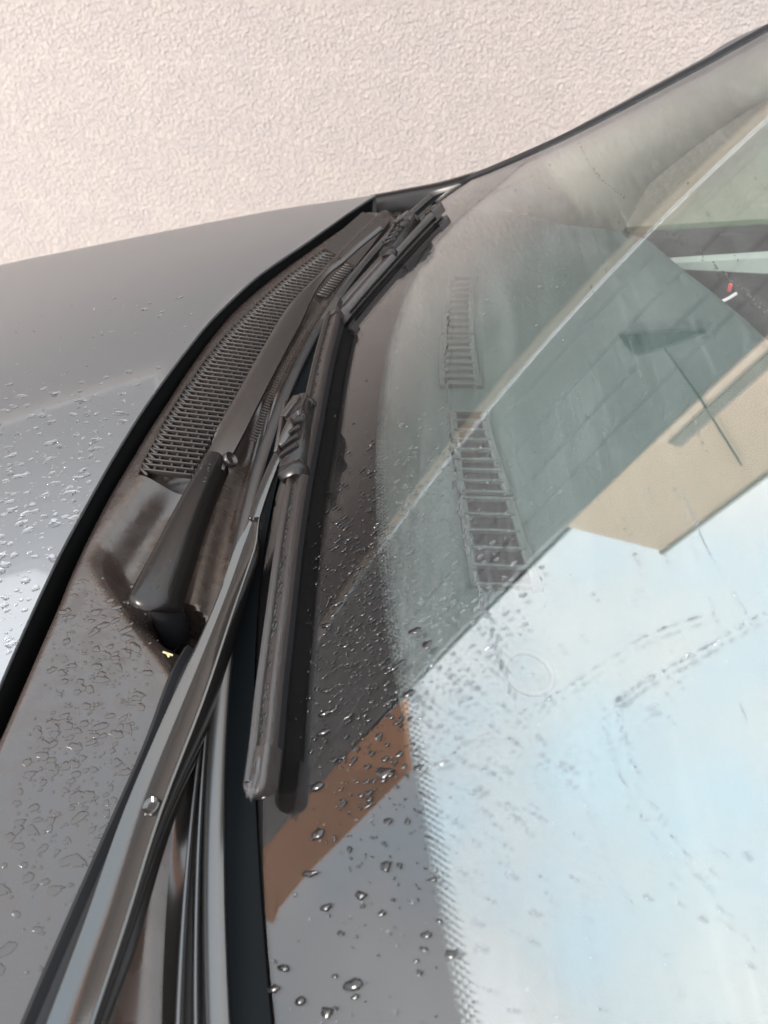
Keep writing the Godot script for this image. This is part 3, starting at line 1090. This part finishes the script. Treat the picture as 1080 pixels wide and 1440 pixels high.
func build_cabin() -> void:
	# top of the dashboard, rolled down at its rear edge
	var s := sheet(func(u, v):
		var z := lerpf(-0.05, -1.31, u)
		var rear := pick(DASH_REAR, z)
		var o := lerpf(0.01, rear, minf(v / 0.86, 1.0))
		var y := dash_y(o)
		if v > 0.86:
			var a = (v - 0.86) / 0.14
			o += 0.02 * sin(minf(a * 2.0, 1.0) * PI / 2)
			y -= 0.02 * (1.0 - cos(minf(a * 2.0, 1.0) * PI / 2)) + 0.2 * maxf(a - 0.5, 0.0)
		return Vector3(xb(z) + o, y, z), 90, 40)
	var dash := put("dashboard", s, M.dash, car)
	# defroster outlets: frames, dark wells and louvres
	var left := [Vector2(-0.25, 0.213), Vector2(-0.334, 0.215), Vector2(-0.442, 0.218), Vector2(-0.581, 0.210), Vector2(-0.725, 0.193), Vector2(-0.783, 0.174), Vector2(-0.899, 0.158), Vector2(-1.056, 0.132)]
	var right := [Vector2(-0.25, 0.285), Vector2(-0.346, 0.282), Vector2(-0.462, 0.274), Vector2(-0.593, 0.256), Vector2(-0.726, 0.229), Vector2(-0.775, 0.219), Vector2(-0.898, 0.193), Vector2(-1.063, 0.162)]
	for q in [[-0.462, -0.575, 5], [-0.585, -0.720, 8], [-0.775, -0.885, 7], [-0.895, -1.05, 9]]:
		var z0: float = q[0]
		var z1: float = q[1]
		s = sheet(func(u, v):
			var z := lerpf(z0, z1, u)
			var o := lerpf(pick(left, z), pick(right, z), v)
			return Vector3(xb(z) + o, dash_y(o) + 0.0015, z), 8, 2)
		var well := put("air_vent", s, M.vent if z0 > -0.75 else M.dash, dash)
		for k in q[2] + 1:
			var z := lerpf(z0, z1, k / float(q[2]))
			var a := pick(left, z)
			var b := pick(right, z)
			s = Shape.new()
			s.bar(Vector3(xb(z) + a, dash_y(a) + 0.004, z), Vector3(xb(z) + b, dash_y(b) + 0.004, z), 0.0032, 0.006, Vector3.UP, 0.3)
			put("vent_slat", s, M.louver, dash)
		for e in [left, right]:
			s = Shape.new()
			var path := PackedVector3Array()
			for k in 6:
				var z := lerpf(z0 + 0.003, z1 - 0.003, k / 5.0)
				var o := pick(e, z)
				path.append(Vector3(xb(z) + o, dash_y(o) + 0.002, z))
			s.sweep(path, [Vector3.UP], round_rect(0.009, 0.007, 0.002), true, true, [], 50.0)
			put("vent_frame", s, M.louver if z0 > -0.75 else M.dash, dash)
	# round sensor beyond the outlets
	var ring_path := PackedVector3Array()
	for k in 25:
		var a := TAU * k / 24.0
		var zz := -0.372 + cos(a) * 0.020
		var oo := 0.252 + sin(a) * 0.019
		ring_path.append(Vector3(xb(zz) + oo, dash_y(oo) + 0.002, zz))
	s = Shape.new()
	s.sweep(ring_path, [Vector3.UP], round_rect(0.005, 0.005, 0.002), true, false, [], 50.0)
	put("sensor_ring", s, M.louver, dash)
	# far pillar's inner trim, the side window under it, the door
	var trim := smooth([Vector3(0.17, 0.93, -1.365), Vector3(0.23, 0.943, -1.36), Vector3(0.256, 1.02, -1.36), Vector3(0.275, 1.049, -1.36), Vector3(0.339, 1.116, -1.36), Vector3(0.407, 1.173, -1.36), Vector3(0.56, 1.27, -1.35), Vector3(0.8, 1.37, -1.33)], 5)
	var rings := []
	for i in trim.size():
		var f := i / float(trim.size() - 1)
		var o := lerpf(0.05, 0.76, pow(f, 0.9))
		var g := on_glass(o, far_edge(o) + 0.006, -0.012)
		var ring := PackedVector3Array()
		for k in 9:
			var h := k / 8.0
			ring.append(g.lerp(trim[i], h) + Vector3(0.3, -0.5, 0.5) * 0.03 * sin(PI * h))
		rings.append(ring)
	s = Shape.new()
	s.loft(rings, false, false, 60.0, Vector3(0, 0.3, 1))
	put("pillar_trim", s, M.trim, car)
	s = Shape.new()
	s.loft([PackedVector3Array([Vector3(-0.10, 0.95, -1.335), Vector3(0.03, 0.96, -1.335), Vector3(0.12, 0.94, -1.34), Vector3(0.21, 0.92, -1.35)]), PackedVector3Array([Vector3(-0.06, 1.01, -1.375), Vector3(0.03, 1.065, -1.335), Vector3(0.16, 1.07, -1.345), Vector3(0.25, 1.00, -1.358)])], false, false, 60.0, Vector3(0, 0, 1))
	put("pillar_trim", s, M.trim, car)
	s = Shape.new()
	s.loft([PackedVector3Array([Vector3(0.16, 0.90, -1.375), Vector3(0.25, 0.90, -1.375), Vector3(0.30, 0.90, -1.375), Vector3(0.40, 0.90, -1.375), Vector3(0.56, 0.90, -1.375), Vector3(0.8, 0.90, -1.375), Vector3(1.6, 0.90, -1.375)]), PackedVector3Array([Vector3(0.18, 0.95, -1.373), Vector3(0.245, 1.02, -1.37), Vector3(0.27, 1.06, -1.37), Vector3(0.40, 1.178, -1.37), Vector3(0.56, 1.28, -1.36), Vector3(0.8, 1.38, -1.34), Vector3(1.5, 1.40, -1.34)])], false, false, 60.0, Vector3(0, 0, 1))
	put("side_window", s, M.green_glass, car)
	s = Shape.new()
	s.loft([PackedVector3Array([Vector3(0.13, 0.92, -1.42), Vector3(0.13, 0.935, -1.362), Vector3(0.13, 0.93, -1.345), Vector3(0.13, 0.80, -1.34), Vector3(0.13, 0.80, -1.42)]), PackedVector3Array([Vector3(0.246, 0.93, -1.42), Vector3(0.246, 0.944, -1.362), Vector3(0.246, 0.94, -1.345), Vector3(0.246, 0.80, -1.34), Vector3(0.246, 0.80, -1.42)]), PackedVector3Array([Vector3(0.475, 0.96, -1.42), Vector3(0.475, 0.975, -1.362), Vector3(0.475, 0.97, -1.345), Vector3(0.475, 0.80, -1.34), Vector3(0.475, 0.80, -1.42)]), PackedVector3Array([Vector3(1.6, 0.98, -1.42), Vector3(1.6, 0.995, -1.362), Vector3(1.6, 0.99, -1.345), Vector3(1.6, 0.80, -1.34), Vector3(1.6, 0.80, -1.42)])])
	var door := put("door_panel", s, M.interior, car)
	s = Shape.new()
	s.loft([PackedVector3Array([Vector3(0.296, 0.914, -1.336), Vector3(0.296, 0.909, -1.325), Vector3(0.30, 0.902, -1.325), Vector3(0.30, 0.902, -1.336)]), PackedVector3Array([Vector3(0.49, 0.942, -1.336), Vector3(0.49, 0.938, -1.32), Vector3(0.50, 0.908, -1.32), Vector3(0.50, 0.908, -1.336)]), PackedVector3Array([Vector3(1.2, 0.955, -1.336), Vector3(1.2, 0.95, -1.32), Vector3(1.2, 0.915, -1.32), Vector3(1.2, 0.915, -1.336)])])
	put("door_trim", s, M.door_light, door)
	s = Shape.new()
	s.bar(Vector3(0.4275, 0.895, -1.30), Vector3(0.429, 0.880, -1.30), 0.006, 0.006, Vector3(0, 0, 1), 0.3)
	put("red_tab", s, M.red, door)
	s = Shape.new()
	s.sweep(smooth([Vector3(0.420, 0.858, -1.30), Vector3(0.432, 0.867, -1.30), Vector3(0.443, 0.878, -1.30)], 4), [Vector3(0, 0, 1)], round_rect(0.005, 0.005, 0.002), true, true, [], 50.0)
	put("white_clip", s, M.white, door)
	s = Shape.new()
	s.loft([PackedVector3Array([Vector3(0.0, 0.80, -0.1), Vector3(0.0, 0.80, -1.36)]), PackedVector3Array([Vector3(1.9, 0.80, -0.1), Vector3(1.9, 0.80, -1.36)]), PackedVector3Array([Vector3(2.0, 1.45, -0.1), Vector3(2.0, 1.45, -1.36)])], false, false, 20.0)
	put("cabin_floor", s, M.interior, car)


# ---------------------------------------------------------------- rain and small things

func drop_mesh(sd: int, rough: float, tall: float) -> ArrayMesh:
	var f := noise(1.0, 2, FastNoiseLite.TYPE_SIMPLEX_SMOOTH, sd)
	var rings := []
	for q in [[1.0, 0.0], [0.92, 0.34], [0.74, 0.66], [0.48, 0.88], [0.2, 0.99]]:
		var ring := PackedVector3Array()
		for k in 14:
			var a := TAU * k / 14.0
			var r: float = 1.0 + rough * f.get_noise_2d(cos(a) * 1.3, sin(a) * 1.3)
			ring.append(Vector3(cos(a) * r * q[0], q[1] * tall, sin(a) * r * q[0]))
		rings.append(ring)
	var s := Shape.new()
	s.loft(rings, true, true, 75.0)
	return s.mesh()


func laid(at: Vector3, up: Vector3, along: Vector3, long: float, wide: float, high: float) -> Transform3D:
	var x := (along - up * along.dot(up)).normalized()
	var z := x.cross(up).normalized()
	return Transform3D(Basis(x * long, up * high, z * wide), at)


func scatter(called: String, label: String, where: Callable, count: int, meshes: Array) -> void:
	var lists := []
	for m in meshes:
		lists.append([])
	for i in count:
		var t = where.call()
		if t != null:
			lists[i % meshes.size()].append(t)
	for i in meshes.size():
		var mm := MultiMesh.new()
		mm.transform_format = MultiMesh.TRANSFORM_3D
		mm.mesh = meshes[i]
		mm.instance_count = lists[i].size()
		for k in lists[i].size():
			mm.set_instance_transform(k, lists[i][k])
		var o := MultiMeshInstance3D.new()
		o.name = numbered(called, self)
		o.multimesh = mm
		o.material_override = M.wet_plastic if called.begins_with("cowl") else M.wet_black if called.ends_with("border") or called.begins_with("blade") else M.water if called.begins_with("hood") else M.water_dark
		add_child(o, true)
		tag(o, label, "raindrops", called.replace("_", " "), "stuff")


func build_rain() -> void:
	var domes := [drop_mesh(1, 0.5, 0.32), drop_mesh(2, 0.9, 0.28), drop_mesh(3, 0.25, 0.36)]
	var up_glass := func(at: Vector3) -> Vector3: return glass_n(at.x, at.z)
	var slope := Vector3(1.0, 0.6, 0.0)
	# spray of small drops across the edge of the black border
	for side in 2:
		scatter(["small_raindrops_on_border", "small_raindrops_on_glass"][side], ["spray of small raindrops on the windshield's black border", "spray of small raindrops on the clear glass beside the black border"][side], func():
			var z := rng.randfn(-0.37, 0.11)
			var o := rng.randfn(0.135, 0.045)
			if z > -0.06 or z < -1.1 or o < 0.065 or o > 0.30 or (o > pick(FRIT, z) - 0.01) != (side == 1):
				return null
			var at := on_glass(o, z, 0.0008)
			var r := 0.0004 + 0.0014 * pow(rng.randf(), 4.0)
			return laid(at, up_glass.call(at), slope + Vector3(0, 0, rng.randfn(-0.2, 0.2)), r * rng.randf_range(1.0, 2.4), r, r * 0.65), 2600, domes)
	scatter("small_raindrops_on_glass", "fine specks of rain strewn over the windshield", func():
		var z := rng.randf_range(-1.15, -0.08)
		var o := rng.randf_range(0.03, 0.30)
		if rng.randf() < smoothstep(-0.5, -0.9, z) * 0.8:
			return null
		var at := on_glass(o, z, 0.0008)
		var r := 0.0004 + 0.0009 * pow(rng.randf(), 4.0)
		return laid(at, up_glass.call(at), slope, r * rng.randf_range(1.0, 2.0), r, r), 900, [domes[2]])
	# rows of tiny drops left by the wipers
	scatter("rows_of_droplets", "broken lines of tiny droplets drawn by the wipers", func():
		var row: int = rng.randi_range(0, 15)
		var z := rng.randf_range(-0.85, -0.10)
		var o := 0.20 + row * 0.024 + 0.010 * sin(row * 7.3) - 0.25 * (z + 0.55) * (z + 0.55) + 0.05
		if o < 0.19 or grit.get_noise_2d(z * 6.0, row * 9.0) < 0.05:
			return null
		var at := on_glass(o + rng.randfn(0.0, 0.0005), z, 0.0008)
		var r := rng.randf_range(0.0003, 0.0007)
		return laid(at, up_glass.call(at), Vector3(0.1, 0, -1), r * rng.randf_range(1.0, 2.5), r, r), 1500, [domes[0]])
	var lines := [
		[[Vector2(-0.239, 0.151), Vector2(-0.257, 0.193), Vector2(-0.276, 0.239), Vector2(-0.298, 0.283), Vector2(-0.305, 0.316)], 110, 0.0013],
		[[Vector2(-0.261, 0.260), Vector2(-0.268, 0.274), Vector2(-0.276, 0.291), Vector2(-0.286, 0.316), Vector2(-0.299, 0.346)], 90, 0.0017],
		[[Vector2(-0.130, 0.273), Vector2(-0.162, 0.265), Vector2(-0.193, 0.260), Vector2(-0.227, 0.256), Vector2(-0.246, 0.257), Vector2(-0.261, 0.260)], 55, 0.0012],
		[[Vector2(-0.113, 0.238), Vector2(-0.163, 0.230), Vector2(-0.208, 0.227), Vector2(-0.242, 0.229), Vector2(-0.265, 0.232)], 90, 0.0006],
		[[Vector2(-0.161, 0.257), Vector2(-0.205, 0.249), Vector2(-0.238, 0.249), Vector2(-0.263, 0.253)], 60, 0.0008],
		[[Vector2(-0.739, 0.387), Vector2(-0.696, 0.399), Vector2(-0.640, 0.409), Vector2(-0.600, 0.419), Vector2(-0.558, 0.425)], 70, 0.0016],
		[[Vector2(-0.601, 0.332), Vector2(-0.533, 0.340), Vector2(-0.476, 0.343), Vector2(-0.437, 0.342)], 70, 0.0007],
		[[Vector2(-0.404, 0.336), Vector2(-0.365, 0.335), Vector2(-0.335, 0.335), Vector2(-0.302, 0.338)], 60, 0.0009],
		[[Vector2(-1.173, 0.264), Vector2(-1.036, 0.301), Vector2(-0.942, 0.326), Vector2(-0.859, 0.351)], 70, 0.0012],
	]
	for q in lines:
		var course := PackedVector3Array()
		for p in q[0]:
			course.append(Vector3(p.y, 0, p.x))
		var fine := smooth(Array(course), 12)
		scatter("beaded_water_line", ["beaded water line slanting over the sky reflection from the dotted border", "ragged line of water that ends in a dark hook on the sky reflection", "line of dashes running down from the dark hook of water", "hair-thin trail leftmost on the sky reflection", "thin trail between the hair-thin one and the dashes", "bright string of drops over the dark gap beside the dashboard", "thin beaded trail over the reflected grey eave", "fine trail crossing the beige reflection's lower edge", "short dark trail on the pale pillar trim"][lines.find(q)], func():
			var p := fine[rng.randi_range(0, fine.size() - 2)].lerp(fine[rng.randi_range(0, fine.size() - 1)], 0.0)
			var k := rng.randi_range(0, fine.size() - 2)
			p = fine[k].lerp(fine[k + 1], rng.randf())
			var at := on_glass(p.x + rng.randfn(0.0, q[2] * 0.8), p.z, 0.0008)
			var r: float = q[2] * rng.randf_range(0.2, 0.6)
			return laid(at, up_glass.call(at), fine[k + 1] - fine[k], r * rng.randf_range(1.0, 2.6), r, r * 0.9), q[1], [domes[1]])
	# line of run-together water along the outlet
	scatter("water_trickle", "wavering trickle of water above the defroster outlets", func():
		var z := rng.randf_range(-0.27, -0.78)
		var o := lerpf(0.178, 0.205, clampf((z + 0.78) / 0.5, 0.0, 1.0)) + 0.004 * grit.get_noise_1d(z * 60.0)
		var at := on_glass(o, z, 0.0008)
		var r := rng.randf_range(0.0005, 0.0015)
		return laid(at, up_glass.call(at), Vector3(0.1, 0, -1), r * rng.randf_range(1.5, 3.5), r, r * 0.8), 170, [domes[0], domes[1]])
	scatter("hood_raindrops", "raindrops beaded on the near part of the grey hood", func():
		var z := rng.randf_range(-0.95, -0.15)
		var x := pick_x(HOOD_REAR, z) - 0.004 - 0.30 * rng.randf()
		if rng.randf() < smoothstep(-0.55, -0.80, z) * 0.93:
			return null
		var r := 0.0008 + 0.0034 * pow(rng.randf(), 3.5)
		var at := Vector3(x, hood_y(x, z) + 0.0003, z)
		return laid(at, Vector3(-0.1, 1, 0).normalized(), Vector3(1, 0, rng.randfn(0.0, 0.4)), r * rng.randf_range(1.0, 2.0), r, r * 0.7), 3000, domes)
	scatter("cowl_raindrops", "water drops and blots lying on the dark cowl panel", func():
		var z := rng.randfn(-0.27, 0.08)
		var o := rng.randf_range(-0.165, -0.075)
		var edge := pick_x(COWL_FRONT, z) - xb(z)
		if z > -0.05 or z < -0.7 or o < edge + 0.01:
			return null
		var r := 0.0005 + 0.0030 * pow(rng.randf(), 3.4)
		var at := Vector3(xb(z) + o, 1.0003 + cowl_h(o, z, edge), z)
		return laid(at, Vector3.UP, Vector3(1, 0, rng.randfn(0.0, 0.7)), r * rng.randf_range(1.0, 2.2), r, r * 0.5), 620, domes)
	scatter("blade_raindrops", "small drops standing on the near wiper blade and arm", func():
		var z := rng.randf_range(-0.24, -0.84)
		var o := pick([Vector2(-0.236, 0.0385), Vector2(-0.292, 0.0455), Vector2(-0.399, 0.0535), Vector2(-0.559, 0.056), Vector2(-0.663, 0.0525), Vector2(-0.871, 0.028)], z) + rng.randfn(-0.0005, 0.0016)
		var at := on_glass(o, z, 0.0238)
		var r := rng.randf_range(0.0006, 0.0018)
		return laid(at, up_glass.call(at), Vector3(0.1, 0, -1), r * rng.randf_range(1.0, 2.5), r, r * 0.8), 330, [domes[0], domes[1]])
	scatter("blade_raindrops", "fine drops covering the far wiper's spindle cap", func():
		var z := rng.randf_range(-0.40, -0.57)
		var f := (z + 0.40) / -0.17
		var at := Vector3(-0.2645 + rng.randf_range(-0.012, 0.006) * (1.0 - 0.45 * f), lerpf(1.0315, 1.0300, f), z)
		var r := 0.0004 + 0.0009 * pow(rng.randf(), 3.0)
		return laid(at, Vector3.UP, Vector3(1, 0, rng.randfn(0.0, 0.7)), r * rng.randf_range(1.0, 1.8), r, r), 170, [domes[2]])
	# the large drops one can point at
	var big := [
		[0.120, -0.239, 0.0085, 0.0042, "long raindrop on the orange reflection at the windshield's black border"],
		[0.079, -0.118, 0.0080, 0.0042, "largest raindrop low on the black border, beside the bottom edge"],
		[0.068, -0.204, 0.0060, 0.0042, "round bright raindrop on the brown reflection right of the blade tip"],
		[0.070, -0.236, 0.0065, 0.0038, "bright raindrop at the dark edge just above the brown reflection"],
		[0.142, -0.292, 0.0065, 0.0035, "raindrop at the top corner of the orange reflection"],
		[0.152, -0.342, 0.0070, 0.0034, "upper of the drops on the dotted edge of the black border"],
		[0.160, -0.329, 0.0050, 0.0036, "grey drop on the dotted edge where sky meets eave"],
		[0.138, -0.317, 0.0085, 0.0028, "thin upright drop left of the dotted edge"],
		[0.083, -0.368, 0.0055, 0.0032, "upper left of the bright drops right of the wiper blade"],
		[0.091, -0.387, 0.0065, 0.0030, "topmost bright drop right of the wiper blade"],
		[0.079, -0.290, 0.0060, 0.0030, "bright drop halfway down the black border beside the blade"],
		[0.077, -0.275, 0.0070, 0.0028, "lower bright drop of the row beside the blade tip"],
		[0.111, -0.181, 0.0045, 0.0036, "dark drop on the cloud reflection nearest the eave"],
		[0.093, -0.165, 0.0050, 0.0028, "dark drop below a small upright streak on the cloud reflection"],
		[0.070, -0.160, 0.0058, 0.0022, "slanting dark drop left on the cloud reflection"],
		[0.045, -0.110, 0.0042, 0.0032, "small dark drop at the left foot of the cloud reflection"],
		[0.062, -0.105, 0.0048, 0.0034, "dark drop below the middle of the cloud reflection"],
		[0.036, -0.127, 0.0055, 0.0026, "dark drop beside the blue-grey strip at the glass edge"],
		[0.028, -0.116, 0.0062, 0.0026, "lowest dark drop beside the blue-grey strip at the glass edge"],
		[0.062, -0.180, 0.0080, 0.0022, "long dark drop where the brown reflection meets the clouds"],
	]
	for q in big:
		var at := on_glass(q[0], q[1], 0.0008)
		var o := put("raindrop", domes[rng.randi_range(0, 2)], M.wet_black)
		o.transform = laid(at, glass_n(at.x, at.z), slope + Vector3(0, 0, rng.randfn(-0.25, 0.25)), q[2] * 0.85, q[3] * 0.75, 0.0030)
		tag(o, q[4], "raindrop", "large raindrops on the windshield's black border")
	var pool_at := on_glass(0.0388, -0.240, 0.0258)
	var pool := put("water_pool", domes[0], M.water_dark)
	pool.transform = laid(pool_at, glass_n(pool_at.x, pool_at.z), Vector3(0.1, 0, -1), 0.015, 0.0050, 0.003)
	tag(pool, "long pool of water in the near wiper blade's rounded end cap", "water pool")
	# fallen scrap of blossom
	var s := Shape.new()
	for q in [[0.3, 1.0], [0.9, 0.8], [3.3, 0.7]]:
		var d := Vector3(cos(q[0]), 0.12, sin(q[0])).normalized()
		s.bar(Vector3(-0.238, 1.006, -0.352), Vector3(-0.238, 1.006, -0.352) + d * 0.006 * q[1], 0.0018, 0.001, Vector3.UP, 0.3)
	var b := put("blossom_scrap", s, M.petal)
	tag(b, "tiny pale yellow scrap of blossom on the cowl beside the near wiper arm", "blossom")
